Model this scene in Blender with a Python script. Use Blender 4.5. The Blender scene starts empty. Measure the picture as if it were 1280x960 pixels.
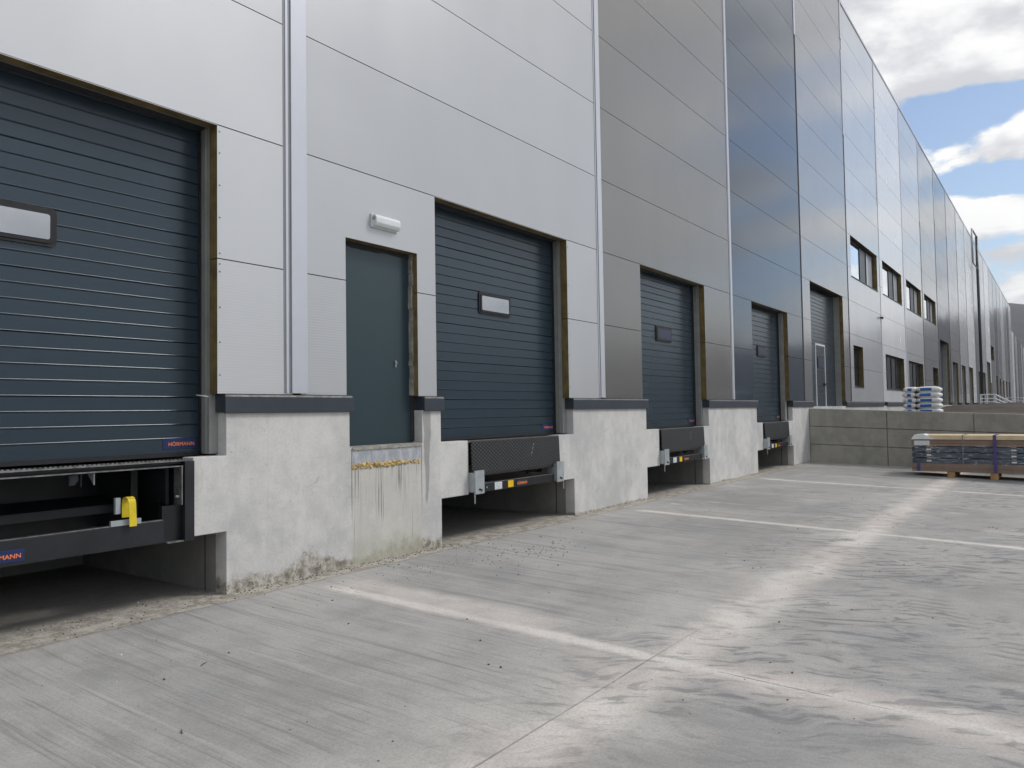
import bpy, bmesh, math, random
from mathutils import Vector, Matrix, noise as mnoise
random.seed(7)
sc = bpy.context.scene
COL = sc.collection
R_ = math.radians

# ------------------------------------------------------------------ nodes
class NT:
    def __init__(s, tree):
        s.t = tree; s.n = tree.nodes; s.l = tree.links
    def add(s, typ, **kw):
        n = s.n.new(typ)
        for k, v in kw.items(): setattr(n, k, v)
        return n
    def put(s, sock, v):
        if v is None: return
        if isinstance(v, bpy.types.NodeSocket): s.l.new(v, sock)
        elif isinstance(v, (tuple, list)):
            v = tuple(v)
            if sock.type == 'RGBA' and len(v) == 3: v = v + (1,)
            sock.default_value = v
        else: sock.default_value = v
    def m(s, op, a, b=None, c=None, clamp=False):
        n = s.add('ShaderNodeMath', operation=op, use_clamp=clamp)
        s.put(n.inputs[0], a); s.put(n.inputs[1], b)
        if c is not None: s.put(n.inputs[2], c)
        return n.outputs[0]
    def coords(s, kind='Object'):
        return s.add('ShaderNodeTexCoord').outputs[kind]
    def pos(s):
        return s.add('ShaderNodeNewGeometry').outputs['Position']
    def sep(s, v):
        n = s.add('ShaderNodeSeparateXYZ'); s.put(n.inputs[0], v); return n.outputs
    def comb(s, x, y, z):
        n = s.add('ShaderNodeCombineXYZ')
        s.put(n.inputs[0], x); s.put(n.inputs[1], y); s.put(n.inputs[2], z); return n.outputs[0]
    def mul(s, v, sc_):
        n = s.add('ShaderNodeVectorMath', operation='MULTIPLY'); s.put(n.inputs[0], v); s.put(n.inputs[1], sc_); return n.outputs[0]
    def vadd(s, v, o):
        n = s.add('ShaderNodeVectorMath', operation='ADD'); s.put(n.inputs[0], v); s.put(n.inputs[1], o); return n.outputs[0]
    def noise(s, v, scale=1, detail=4, rough=.5, dist=0):
        n = s.add('ShaderNodeTexNoise'); s.put(n.inputs['Vector'], v)
        n.inputs['Scale'].default_value = scale; n.inputs['Detail'].default_value = detail
        n.inputs['Roughness'].default_value = rough; n.inputs['Distortion'].default_value = dist
        return n.outputs[0]
    def vor(s, v, scale=1, feature='F1'):
        n = s.add('ShaderNodeTexVoronoi', feature=feature); s.put(n.inputs['Vector'], v); n.inputs['Scale'].default_value = scale
        return n.outputs[0]
    def rng(s, v, a, b, c=0., d=1., smooth=True):
        n = s.add('ShaderNodeMapRange', interpolation_type='SMOOTHSTEP' if smooth else 'LINEAR')
        for i, x in enumerate((v, a, b, c, d)): s.put(n.inputs[i], x)
        return n.outputs[0]
    def mix(s, f, a, b, mode='MIX'):
        n = s.add('ShaderNodeMix', data_type='RGBA', blend_type=mode)
        s.put(n.inputs[0], f); s.put(n.inputs[6], a); s.put(n.inputs[7], b); return n.outputs[2]
    def bump(s, h, strength=.3, dist=.01, normal=None):
        n = s.add('ShaderNodeBump'); n.inputs['Strength'].default_value = strength
        n.inputs['Distance'].default_value = dist; s.put(n.inputs['Height'], h)
        if normal is not None: s.l.new(normal, n.inputs['Normal'])
        return n.outputs[0]

def new_mat(name):
    m = bpy.data.materials.new(name); m.use_nodes = True
    t = NT(m.node_tree); p = m.node_tree.nodes['Principled BSDF']
    return m, t, p
MATS = {}
def simple(name, col, rough=.5, metal=0., var=.12, nscale=3., bump=.1, bscale=60., coat=0.):
    """painted or raw surface with mild large-scale mottling and fine grain"""
    m, t, p = new_mat(name)
    c = t.coords()
    n1 = t.noise(c, nscale, 5); n2 = t.noise(c, nscale*9, 4)
    f = t.m('ADD', t.m('MULTIPLY', n1, .7), t.m('MULTIPLY', n2, .3))
    f = t.rng(f, .3, .7)
    a = tuple(x*(1-var) for x in col); b = tuple(min(1, x*(1+var)) for x in col)
    t.put(p.inputs['Base Color'], t.mix(f, a, b))
    if bump: t.put(p.inputs['Roughness'], t.rng(n2, .3, .7, rough*.85, min(1, rough*1.15)))
    else: p.inputs['Roughness'].default_value = rough
    p.inputs['Metallic'].default_value = metal
    if coat: p.inputs['Coat Weight'].default_value = coat
    if bump: t.put(p.inputs['Normal'], t.bump(t.noise(c, bscale, 4), bump, .004))
    MATS[name] = m; return m

def cladding_mat(name, col, rough, metal, rib=0.):
    """coil coated sandwich panel: faint oil-canning, micro ribs"""
    m, t, p = new_mat(name)
    P = t.pos(); x, y, z = t.sep(P)[:3]
    row = t.m('FLOOR', t.m('DIVIDE', t.m('SUBTRACT', z, 1.83), 1.24))
    bay = t.m('FLOOR', t.m('DIVIDE', t.m('SUBTRACT', x, 5.0), 6.18))
    wn = t.add('ShaderNodeTexWhiteNoise', noise_dimensions='2D'); t.put(wn.inputs['Vector'], t.comb(row, bay, 0))
    v = t.rng(wn.outputs[0], 0, 1, .965, 1.035, False)
    dirt = t.noise(t.mul(P, (1.2, 1, .35)), 1., 3, .5)
    v = t.m('MULTIPLY', v, t.rng(dirt, .3, .75, 1.015, .975))
    cc = t.mix(1., col, t.comb(v, v, v), 'MULTIPLY')
    t.put(p.inputs['Base Color'], cc)
    p.inputs['Metallic'].default_value = metal
    t.put(p.inputs['Roughness'], t.rng(t.noise(P, .8, 2), .3, .7, rough*.93, rough*1.1))
    # gentle oil-canning: tilt the normal directly, no bump filtering
    nz = t.add('ShaderNodeTexNoise'); t.put(nz.inputs['Vector'], t.mul(P, (.5, 1, 1.))); nz.inputs['Scale'].default_value = .6; nz.inputs['Detail'].default_value = 1.
    tilt = t.mul(t.vadd(nz.outputs['Color'], (-.5, -.5, -.5)), (.030, .0, .030))
    wn2 = t.add('ShaderNodeTexWhiteNoise', noise_dimensions='2D'); t.put(wn2.inputs['Vector'], t.comb(t.m('ADD', row, 31), bay, 0))
    tilt = t.vadd(tilt, t.mul(t.vadd(wn2.outputs['Color'], (-.5, -.5, -.5)), (.006, .0, .006)))
    nv = t.add('ShaderNodeVectorMath', operation='NORMALIZE')
    t.put(nv.inputs[0], t.vadd(t.add('ShaderNodeNewGeometry').outputs['Normal'], tilt)); nrm = nv.outputs[0]
    rb = t.m('SINE', t.m('MULTIPLY', z, 2*math.pi/.028)) if rib else None
    amp = t.m('MULTIPLY', t.m('MULTIPLY', t.rng(wn.outputs[0], 0, 1, .35, 1.), t.m('ADD', .12, t.m('MULTIPLY', t.rng(z, 3.1, 3.0), 1.3))), rib)
    if rib: nrm = t.bump(t.m('MULTIPLY', rb, amp), .5, .0012, nrm)
    t.put(p.inputs['Normal'], nrm)
    MATS[name] = m; return m

def concrete_mat(name, base, stains=True, bumpy=1.):
    m, t, p = new_mat(name)
    P = t.pos(); x, y, z = t.sep(P)[:3]
    n1 = t.noise(P, .9, 4, .55, .4); n2 = t.noise(P, 4.5, 4, .6); n3 = t.noise(P, 40, 4, .6)
    f = t.rng(t.m('ADD', t.m('MULTIPLY', n1, .6), t.m('MULTIPLY', n2, .4)), .36, .64)
    lo = tuple(b*.84 for b in base); hi = tuple(min(1, b*1.12) for b in (base[0]*1.01, base[1]*.995, base[2]*.97))
    c = t.mix(f, lo, hi)
    # pale formwork blooms and vertical washes
    wash = t.noise(t.mul(P, (3.2, 3.2, .55)), 1.4, 5, .6, .3)
    c = t.mix(t.rng(wash, .52, .72, 0, .35), c, tuple(min(1, b*1.22) for b in base))
    c = t.mix(t.rng(wash, .44, .3, 0, .25), c, tuple(b*.66 for b in base))
    # pin holes / dark smudges
    vh = t.vor(P, 9.)
    hole = t.m('MULTIPLY', t.rng(vh, .07, .03), t.rng(t.noise(P, 2.1, 2), .5, .6))
    c = t.mix(t.m('MULTIPLY', hole, .55), c, (.12, .12, .115))
    sm = t.rng(t.noise(t.vadd(P, (7, 3, 1)), 5.5, 5, .7, 1.2), .62, .72, 0, .5)
    c = t.mix(sm, c, tuple(b*.55 for b in base))
    c = t.mix(t.rng(n3, .35, .65, 0, .12), c, (.2, .2, .2))
    kx = t.m('DIVIDE', t.m('ADD', x, .35), 1.25); fx = t.m('MULTIPLY', t.m('ABSOLUTE', t.m('SUBTRACT', kx, t.m('ROUND', kx))), 1.25)
    fm = t.m('MULTIPLY', t.rng(fx, .006, .002), t.rng(t.noise(t.comb(x, 0, z), 3., 3), .45, .55))
    c = t.mix(t.m('MULTIPLY', fm, .35), c, tuple(b*.6 for b in base))
    scr_ = t.m('MULTIPLY', t.rng(t.noise(t.mul(P, (1.2, 1, 14)), 1.2, 3, .6), .62, .68), t.m('MULTIPLY', t.rng(z, .5, .7), t.rng(z, 1.35, 1.1)))
    c = t.mix(t.m('MULTIPLY', scr_, .30), c, tuple(b*.62 for b in base))
    h = t.m('ADD', t.m('MULTIPLY', n3, .4), t.m('MULTIPLY', n2, .8))
    h = t.m('SUBTRACT', h, t.m('MULTIPLY', hole, 1.5))
    if stains:
        # dirt and slurry creeping up from the slab
        hgt = t.m('MULTIPLY', t.rng(t.noise(t.comb(x, 0, 0), 1.1, 3, .65), .3, .75, .04, .34), t.rng(x, 7., 9., 1., .18))
        fo = t.m('DIVIDE', z, hgt)
        foot = t.rng(t.m('ADD', fo, t.m('MULTIPLY', t.m('SUBTRACT', t.noise(P, 14, 4, .7), .5), 1.6)), 1.1, .5)
        fc = t.mix(t.rng(t.noise(P, 22, 3, .7), .4, .6), (.26, .235, .18), (.56, .54, .49))
        fc = t.mix(t.rng(t.noise(P, 11, 5, .75), .50, .60), fc, (.15, .13, .10))
        c = t.mix(t.m('MULTIPLY', foot, .92), c, fc)
        # runs below the doorstep
        inx = t.m('MULTIPLY', t.rng(x, 5.71, 5.74), t.rng(x, 6.84, 6.80))
        low = t.m('MULTIPLY', inx, t.rng(z, 1.09, 1.04))
        st = t.noise(t.comb(t.m('MULTIPLY', x, 46), 0, t.m('MULTIPLY', z, .7)), 1., 3, .6)
        length = t.rng(t.noise(t.comb(t.m('MULTIPLY', x, 13), 3, 0), 1, 2), .35, .65, .95, .1)
        run = t.m('MULTIPLY', t.rng(st, .55, .64), t.rng(z, t.m('SUBTRACT', length, .12), t.m('ADD', length, .2)))
        c = t.mix(t.m('MULTIPLY', low, .45), c, (.56, .54, .47))
        c = t.mix(t.m('MULTIPLY', t.m('MULTIPLY', run, low), .85), c, (.15, .145, .13))
        gr = t.m('MULTIPLY', low, t.rng(t.m('ADD', z, t.m('MULTIPLY', t.noise(P, 6, 5), .5)), .62, .3))
        c = t.mix(t.m('MULTIPLY', gr, .45), c, (.34, .34, .25))
        # blue-grey levelling strip under the door
        strip = t.m('MULTIPLY', inx, t.m('MULTIPLY', t.rng(z, 1.07, 1.08), t.rng(z, 1.225, 1.215)))
        sc_ = t.mix(t.rng(t.noise(t.mul(P, (9, 1, 3)), 1.5, 4, .7), .4, .62), (.30, .33, .38), (.46, .48, .50))
        c = t.mix(t.m('MULTIPLY', strip, .85), c, sc_)
        crust = t.m('MULTIPLY', inx, t.rng(z, 1.222, 1.226))
        c = t.mix(t.m('MULTIPLY', crust, t.rng(t.noise(t.mul(P, (14, 1, 40)), 1, 4, .7), .45, .6)), c, (.24, .19, .14))
        # joint lines either side of the infill
        jl = t.m('MINIMUM', t.m('ABSOLUTE', t.m('SUBTRACT', x, 5.725)), t.m('ABSOLUTE', t.m('SUBTRACT', x, 6.832)))
        jm = t.m('MULTIPLY', t.m('MULTIPLY', t.rng(jl, .009, .004), t.rng(z, 1.26, 1.25)), t.rng(z, .35, .8))
        c = t.mix(t.m('MULTIPLY', jm, .75), c, (.1, .095, .085))
        # wet run beside the door opening
        cx = t.m('ADD', 6.93, t.m('MULTIPLY', t.m('SUBTRACT', t.noise(t.comb(0, 0, z), 2.5, 3), .5), .10))
        wd = t.rng(z, .5, 1.6, .018, .075, False)
        d = t.m('DIVIDE', t.m('ABSOLUTE', t.m('SUBTRACT', x, cx)), wd)
        wet = t.m('MULTIPLY', t.rng(d, 1.1, .8), t.m('MULTIPLY', t.rng(z, .5, .62), t.rng(z, 1.7, 1.6)))
        c = t.mix(t.m('MULTIPLY', wet, .62), c, (.20, .20, .185))
        h = t.m('ADD', h, t.m('MULTIPLY', foot, t.noise(P, 30, 3, .7)))
    t.put(p.inputs['Base Color'], c)
    p.inputs['Roughness'].default_value = .85
    p.inputs['Specular IOR Level'].default_value = .3
    t.put(p.inputs['Normal'], t.bump(h, .35*bumpy, .006))
    MATS[name] = m; return m

def yard_mat():
    m, t, p = new_mat('yard_concrete')
    P = t.pos(); x, y, z = t.sep(P)[:3]
    n1 = t.noise(P, .35, 4, .55, .3); n2 = t.noise(P, 2.4, 4, .62); n3 = t.noise(P, 60, 4, .7)
    cdull = (.325, .318, .303); cpale = (.445, .432, .412)
    c = t.mix(t.rng(t.m('ADD', t.m('MULTIPLY', n1, .6), t.m('MULTIPLY', n2, .4)), .38, .62), cdull, cpale)
    c = t.mix(t.rng(t.noise(t.vadd(P, (31, 4, 0)), .6, 4, .6, .6), .50, .64, 0, .35), c, (.27, .28, .295))
    # broom / float streaks running away from the building
    skew = t.m('ADD', x, t.m('MULTIPLY', t.noise(t.comb(0, y, 0), .25, 2), .12))
    bv = t.comb(t.m('MULTIPLY', skew, 9), t.m('MULTIPLY', y, .32), 0)
    s1 = t.noise(bv, 1., 4, .7, .15)
    bv2 = t.comb(t.m('MULTIPLY', skew, 42), t.m('MULTIPLY', y, .9), 0)
    s2 = t.noise(bv2, 1., 4, .65)
    left = t.rng(y, -5.2, -3.2, .35, 1.)
    c = t.mix(t.m('MULTIPLY', t.rng(s1, .47, .36), t.m('MULTIPLY', left, .40)), c, (.20, .197, .19))
    c = t.mix(t.m('MULTIPLY', t.rng(s2, .56, .68), t.m('MULTIPLY', left, .22)), c, (.55, .54, .51))
    c = t.mix(t.m('MULTIPLY', t.rng(s1, .58, .7), t.m('MULTIPLY', left, .45)), c, (.50, .49, .47))
    c = t.mix(t.m('MULTIPLY', t.rng(s2, .45, .33), t.m('MULTIPLY', left, .42)), c, (.17, .167, .16))
    # joints: one long one parallel to the wall, cross joints every 6.3 m
    jy = t.m('ABSOLUTE', t.m('ADD', y, 3.85))
    k = t.m('DIVIDE', t.m('SUBTRACT', x, 4.98), 6.5)
    fr = t.m('SUBTRACT', k, t.m('ROUND', k))
    jx = t.m('MULTIPLY', t.m('ABSOLUTE', fr), 6.5)
    sjx = t.m('MULTIPLY', fr, 6.5)
    wob = t.m('MULTIPLY', t.m('SUBTRACT', t.noise(P, 1.7, 3, .65), .5), 1.)
    wob2 = t.m('MULTIPLY', t.m('SUBTRACT', t.noise(t.mul(P, (1, 1, 1)), 6, 3, .7), .5), 1.)
    wb = t.m('ADD', t.m('MULTIPLY', wob, .55), t.m('MULTIPLY', wob2, .35))
    # dust on the long joint (wide, soft) and cross joints (narrow inside, wide outside)
    dl = t.rng(t.m('ADD', t.m('ABSOLUTE', t.m('ADD', t.m('ADD', y, 3.98), t.m('MULTIPLY', wb, .35))), t.m('MULTIPLY', wb, .34)), .42, .04)
    wide = t.m('MULTIPLY', t.rng(y, -3.8, -4.3), t.rng(x, 10., 7.))
    wx = t.m('ADD', .17, t.m('MULTIPLY', wide, .26))
    # a broad pinkish drift lies beyond the first cross joint, close to the wall
    drift = t.m('MULTIPLY', t.m('MULTIPLY', t.rng(sjx, -.02, .03), t.rng(t.m('ADD', sjx, t.m('MULTIPLY', wb, .3)), .52, .30)),
                t.m('MULTIPLY', t.rng(y, -.2, -.9), t.rng(t.m('ADD', y, wb), -3.2, -2.7)))
    drift = t.m('MULTIPLY', drift, t.rng(x, 8., 7.))
    dx = t.rng(t.m('ADD', jx, t.m('MULTIPLY', wb, .30)), wx, t.m('MULTIPLY', wx, .15))
    dx = t.m('MULTIPLY', dx, t.rng(y, -.35, -.7))
    core = t.m('MULTIPLY', t.m('MULTIPLY', t.rng(t.m('ADD', jx, t.m('MULTIPLY', wb, .16)), .10, .02), t.rng(t.noise(t.vadd(P, (4, 1, 0)), 1.6, 3), .3, .5, .35, 1.)), t.rng(y, -.35, -.7))
    ps = t.m('MULTIPLY', t.rng(t.noise(t.mul(P, (3., .9, 1)), 1.1, 4, .6), .60, .68), t.rng(x, 9, 12, 0, .6))
    fringe = t.rng(t.m('ADD', jy, t.m('MULTIPLY', wb, 1.1)), .95, .1, 0, .35)
    dust = t.m('MAXIMUM', t.m('MAXIMUM', dl, t.m('MULTIPLY', dx, .9)), t.m('MAXIMUM', t.m('MULTIPLY', drift, .75), t.m('MAXIMUM', fringe, t.m('MULTIPLY', ps, .8))))
    dust = t.m('MULTIPLY', dust, t.rng(n2, .25, .5, .55, 1.))
    # wheel-swept dust: ripples and crescents
    warp = t.m('SUBTRACT', t.noise(P, .55, 3, .5), .5)
    warp2 = t.m('SUBTRACT', t.noise(t.vadd(P, (13, 5, 0)), .8, 3, .5), .5)
    u_ = t.m('ADD', t.m('SUBTRACT', t.m('MULTIPLY', x, .50), t.m('MULTIPLY', y, .86)), t.m('MULTIPLY', warp, 1.3))
    v_ = t.m('ADD', t.m('ADD', t.m('MULTIPLY', x, .86), t.m('MULTIPLY', y, .50)), t.m('MULTIPLY', warp2, .9))
    wvn = t.noise(t.comb(t.m('MULTIPLY', u_, 3.4), t.m('MULTIPLY', v_, 11.), 0), 1., 4, .62, .5)
    rmask = t.m('MULTIPLY', t.rng(t.noise(t.vadd(P, (3, 9, 0)), .42, 4, .6), .36, .56), t.rng(t.m('ADD', y, t.m('MULTIPLY', x, -.06)), -2.9, -4.4))
    rip = t.m('MULTIPLY', t.rng(wvn, .51, .62), rmask)
    # crescents left by turning tyres
    rr = t.m('SQRT', t.m('ADD', t.m('POWER', t.m('SUBTRACT', x, 8.6), 2.), t.m('POWER', t.m('ADD', y, 7.6), 2.)))
    tread = t.m('SINE', t.m('ADD', t.m('MULTIPLY', x, 44), t.m('MULTIPLY', wob, 16)))
    band = t.m('MULTIPLY', t.rng(t.m('ABSOLUTE', t.m('SUBTRACT', rr, 2.6)), .30, .18), t.rng(t.noise(P, 1.1, 3), .42, .52))
    tr = t.m('MULTIPLY', t.rng(tread, -.2, 1.), band)
    dk = t.m('MAXIMUM', t.m('MULTIPLY', rip, .76), t.m('MULTIPLY', tr, .5))
    c = t.mix(dk, c, (.185, .188, .195))
    lt = t.m('MULTIPLY', t.rng(wvn, .48, .34), rmask)
    c = t.mix(t.m('MULTIPLY', lt, .38), c, (.50, .485, .455))
    dcol = t.mix(t.rng(n2, .4, .6), (.66, .62, .57), (.76, .715, .665))
    dcol = t.mix(t.m('MULTIPLY', t.rng(t.noise(t.vadd(P, (2, 0, 0)), .8, 3), .45, .6), .6), dcol, (.60, .53, .50))
    c = t.mix(t.m('MULTIPLY', t.m('MULTIPLY', dust, t.m('SUBTRACT', 1., t.m('MULTIPLY', dk, .75))), .88), c, dcol)
    c = t.mix(t.m('MULTIPLY', core, .6), c, (.74, .715, .67))
    # saw cut, partly filled
    cut = t.m('MULTIPLY', t.m('MULTIPLY', t.rng(jy, .009, .004), t.rng(x, 6.2, 5.2)), t.rng(t.noise(t.comb(x, 0, 0), 1.2, 4, .7), .38, .58, .2, .8))
    cutx = t.m('MULTIPLY', t.rng(jx, .010, .004), t.rng(t.noise(t.comb(x, y, 0), 1.3, 4, .7), .5, .62))
    cut = t.m('MAXIMUM', cut, t.m('MULTIPLY', cutx, t.rng(y, -.3, -.5)))
    c = t.mix(t.m('MULTIPLY', cut, .7), c, (.18, .175, .17))
    # long stray scratches and dark flecks
    fl = t.m('MULTIPLY', t.rng(t.vor(P, 5.5), .055, .03), t.rng(t.noise(P, .9, 3), .5, .58))
    c = t.mix(t.m('MULTIPLY', fl, .75), c, (.09, .085, .08))
    # old strip along the foot of the building, sandy
    ed = t.m('ADD', t.m('ADD', y, .235), t.m('ADD', t.m('MULTIPLY', wob, .10), t.m('MULTIPLY', wob2, .05)))
    old = t.rng(ed, -.012, .012)
    oc = t.mix(t.rng(t.noise(P, 7, 4, .7), .38, .62), (.26, .235, .195), (.46, .43, .375))
    oc = t.mix(t.rng(t.noise(P, 26, 3, .7), .52, .7, 0, .7), oc, (.60, .57, .51))
    oc = t.mix(t.rng(y, .05, .5, 0, .8), oc, (.25, .24, .22))  # floor darkens into the dock pits, shade put into the colour
    c = t.mix(old, c, oc)
    lipd = t.rng(t.m('ABSOLUTE', ed), .03, .008)
    c = t.mix(t.m('MULTIPLY', lipd, .45), c, (.22, .21, .19))
    c = t.mix(t.rng(n3, .45, .62, 0, .22), c, (.15, .15, .15))
    c = t.mix(t.rng(t.noise(P, 130, 2, .6), .58, .70, 0, .25), c, (.62, .60, .57))
    t.put(p.inputs['Base Color'], c)
    p.inputs['Specular IOR Level'].default_value = .25
    t.put(p.inputs['Roughness'], t.rng(n2, .3, .7, .78, .95))
    h = t.m('ADD', t.m('MULTIPLY', s1, .7), t.m('ADD', t.m('MULTIPLY', s2, .4), t.m('MULTIPLY', n3, .22)))
    h = t.m('ADD', h, t.m('MULTIPLY', t.m('MULTIPLY', wvn, rmask), -1.8))
    h = t.m('ADD', h, t.m('MULTIPLY', tr, -1.))
    h = t.m('ADD', h, t.m('MULTIPLY', cut, -1.5))
    h = t.m('ADD', h, t.m('MULTIPLY', old, -1.0))
    h = t.m('ADD', h, t.m('MULTIPLY', t.m('MULTIPLY', old, t.noise(P, 18, 3, .7)), 1.4))
    t.put(p.inputs['Normal'], t.bump(h, .55, .012))
    MATS['yard'] = m; return m

SILVER = cladding_mat('silver_cladding', (.58, .592, .608), .36, .3, .28)
SILVER2 = cladding_mat('silver_cladding_smooth', (.51, .522, .538), .34, .35, .28)
GREYB = cladding_mat('warm_grey_cladding', (.245, .24, .23), .22, .6)
BLUEG = cladding_mat('blue_grey_cladding', (.072, .095, .128), .13, .55)
MIDG = cladding_mat('mid_grey_cladding', (.32, .325, .33), .17, .6)
PALE = cladding_mat('pale_cladding', (.58, .60, .62), .20, .4)
WHITEC = cladding_mat('white_silver_cladding', (.84, .85, .865), .25, .25)
CONC = concrete_mat('plinth_concrete', (.60, .60, .59))
CONCD = concrete_mat('pit_concrete', (.27, .265, .25), False)  # base darkened to deepen the shadows under the levellers
CONCB = concrete_mat('block_concrete', (.37, .36, .32), False, 1.6)
YARD = yard_mat()
simple('insulation', (.165, .120, .045), .95, 0, .35, 6, .8, 40)
simple('dark_gap', (.03, .03, .035), .9)
simple('trim', (.58, .60, .65), .33, .35, .03, 1, 0)
simple('trim_groove', (.24, .25, .27), .5, .2, .1)  # trim grey darkened to paint in the shadow of the folds
simple('anthracite', (.050, .062, .078), .32, .2, .12, 2., 0)
simple('door_blue', (.031, .051, .069), .25, .15, .05, .8, 0)
simple('door_flat', (.030, .054, .066), .30, .1, .05, .8, 0)
simple('frame_grey', (.34, .345, .33), .5, .25, .12, 5)
simple('black_steel', (.014, .015, .018), .42, .2, .3, 4)
simple('beam_steel', (.019, .021, .025), .45, .2, .25, 4)
simple('steel_edge', (.22, .22, .215), .45, .6, .4, 18, .5, 80)
simple('galv', (.40, .44, .45), .45, .35, .12, 8)
simple('rubber', (.018, .018, .02), .7)
simple('white_plastic', (.78, .79, .80), .3, 0, .03, 4, 0)
simple('lamp_lens', (.72, .74, .75), .2, 0, .05, 6, .1)
simple('yellow', (.72, .55, .02), .6, 0, .12, 12)
simple('sticker_yellow', (.80, .52, .01), .5, 0, .05)
simple('sticker_white', (.70, .74, .77), .5, 0, .08, 30)
simple('sticker_blue', (.010, .022, .10), .45, 0, .05)
simple('sticker_orange', (.85, .24, .07), .5, 0, .05)
simple('sticker_dark', (.02, .02, .03), .5, 0, .05)
simple('foam', (.50, .36, .15), .95, 0, .6, 28, 1., 90)
simple('mortar', (.32, .31, .28), .95, 0, .35, 12, 1., 40)
simple('soil', (.05, .036, .026), .95, 0, .5, .8, 1., 6)
simple('far_ground', (.17, .15, .105), .95, 0, .35, .03, .2, 1.)
simple('hill', (.060, .052, .050), 1., 0, .4, .004, 0)
simple('white_paint', (.74, .75, .76), .4, 0, .06)
simple('timber', (.40, .245, .10), .8, 0, .25, 9, .3, 40)
simple('plywood', (.66, .53, .34), .7, 0, .15, 5, .2, 40)
simple('brown_board', (.26, .185, .14), .7, 0, .15, 3, .2)
simple('blue_board', (.045, .065, .095), .35, .1, .2, 3)
simple('purple_strap', (.07, .05, .22), .5, 0, .1)
simple('grey_strap', (.2, .2, .2), .5, 0, .1)
simple('bag_white', (.82, .82, .82), .55, 0, .08, 8, .8, 12)
simple('bag_blue', (.02, .14, .45), .5, 0, .1)
simple('bag_yellow', (.60, .42, .12), .5, 0, .1)
simple('stone', (.14, .125, .11), .9, 0, .4, 30)
simple('crack_pale', (.60, .58, .54), .9, 0, .2, 20)
simple('glazing_dark', (.80, .83, .86), .04, 1., .1, 1., 0)
MATS['glazing_dark'].node_tree.nodes['Principled BSDF'].inputs['IOR'].default_value = 2.5
simple('door_glass', (.42, .44, .47), .07, .85, .05, 2., 0)
MATS['door_glass'].node_tree.nodes['Principled BSDF'].inputs['IOR'].default_value = 1.9
simple('door_glass_dark', (.012, .015, .05), .3, .0, .3, 3.5, 0)
simple('pane_bright', (.62, .66, .70), .15, 0, .1, 2., 0)  # right upper pane: its brightness is painted in as a pale colour
simple('glazing_low', (.03, .033, .038), .10, 0, .3, 2., 0)
simple('window_panel', (.075, .085, .10), .4)

def film_mat():
    m, t, p = new_mat('wrap_film')
    c = t.coords()
    w = t.noise(t.mul(c, (1, .6, 4.)), 3., 4, .6, 2.5)
    t.put(p.inputs['Base Color'], (.75, .78, .82))
    t.put(p.inputs['Alpha'], t.rng(w, .50, .68, .03, .55))  # pale opacity streaks paint in the sheen of the film
    p.inputs['Roughness'].default_value = .2
    t.put(p.inputs['Normal'], t.bump(w, .6, .01))
    MATS['film'] = m
film_mat()
def tread_mat():
    m, t, p = new_mat('tread_plate')
    x, y, z = t.sep(t.coords())[:3]
    a = t.m('SINE', t.m('MULTIPLY', x, 2*math.pi/.075)); b = t.m('SINE', t.m('MULTIPLY', z, 2*math.pi/.05))
    h = t.rng(t.m('MULTIPLY', a, b), .15, .6)
    n = t.noise(t.coords(), 5, 6, .65)
    c = t.mix(h, (.018, .019, .021), (.075, .079, .084))
    c = t.mix(t.rng(n, .5, .7, 0, .5), c, (.045, .046, .048))
    sl = t.m('ABSOLUTE', t.m('SUBTRACT', x, t.m('ADD', 1.3, t.m('MULTIPLY', z, .45))))
    scr = t.m('MULTIPLY', t.rng(sl, .02, .006), t.m('MULTIPLY', t.rng(z, .12, .2), t.rng(z, .36, .32)))
    c = t.mix(t.m('MULTIPLY', scr, t.rng(t.noise(t.coords(), 40, 3), .45, .6)), c, (.3, .3, .3))
    t.put(p.inputs['Base Color'], c); p.inputs['Roughness'].default_value = .5; p.inputs['Metallic'].default_value = .3
    t.put(p.inputs['Normal'], t.bump(h, .7, .003))
    MATS['tread'] = m
tread_mat()

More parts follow.
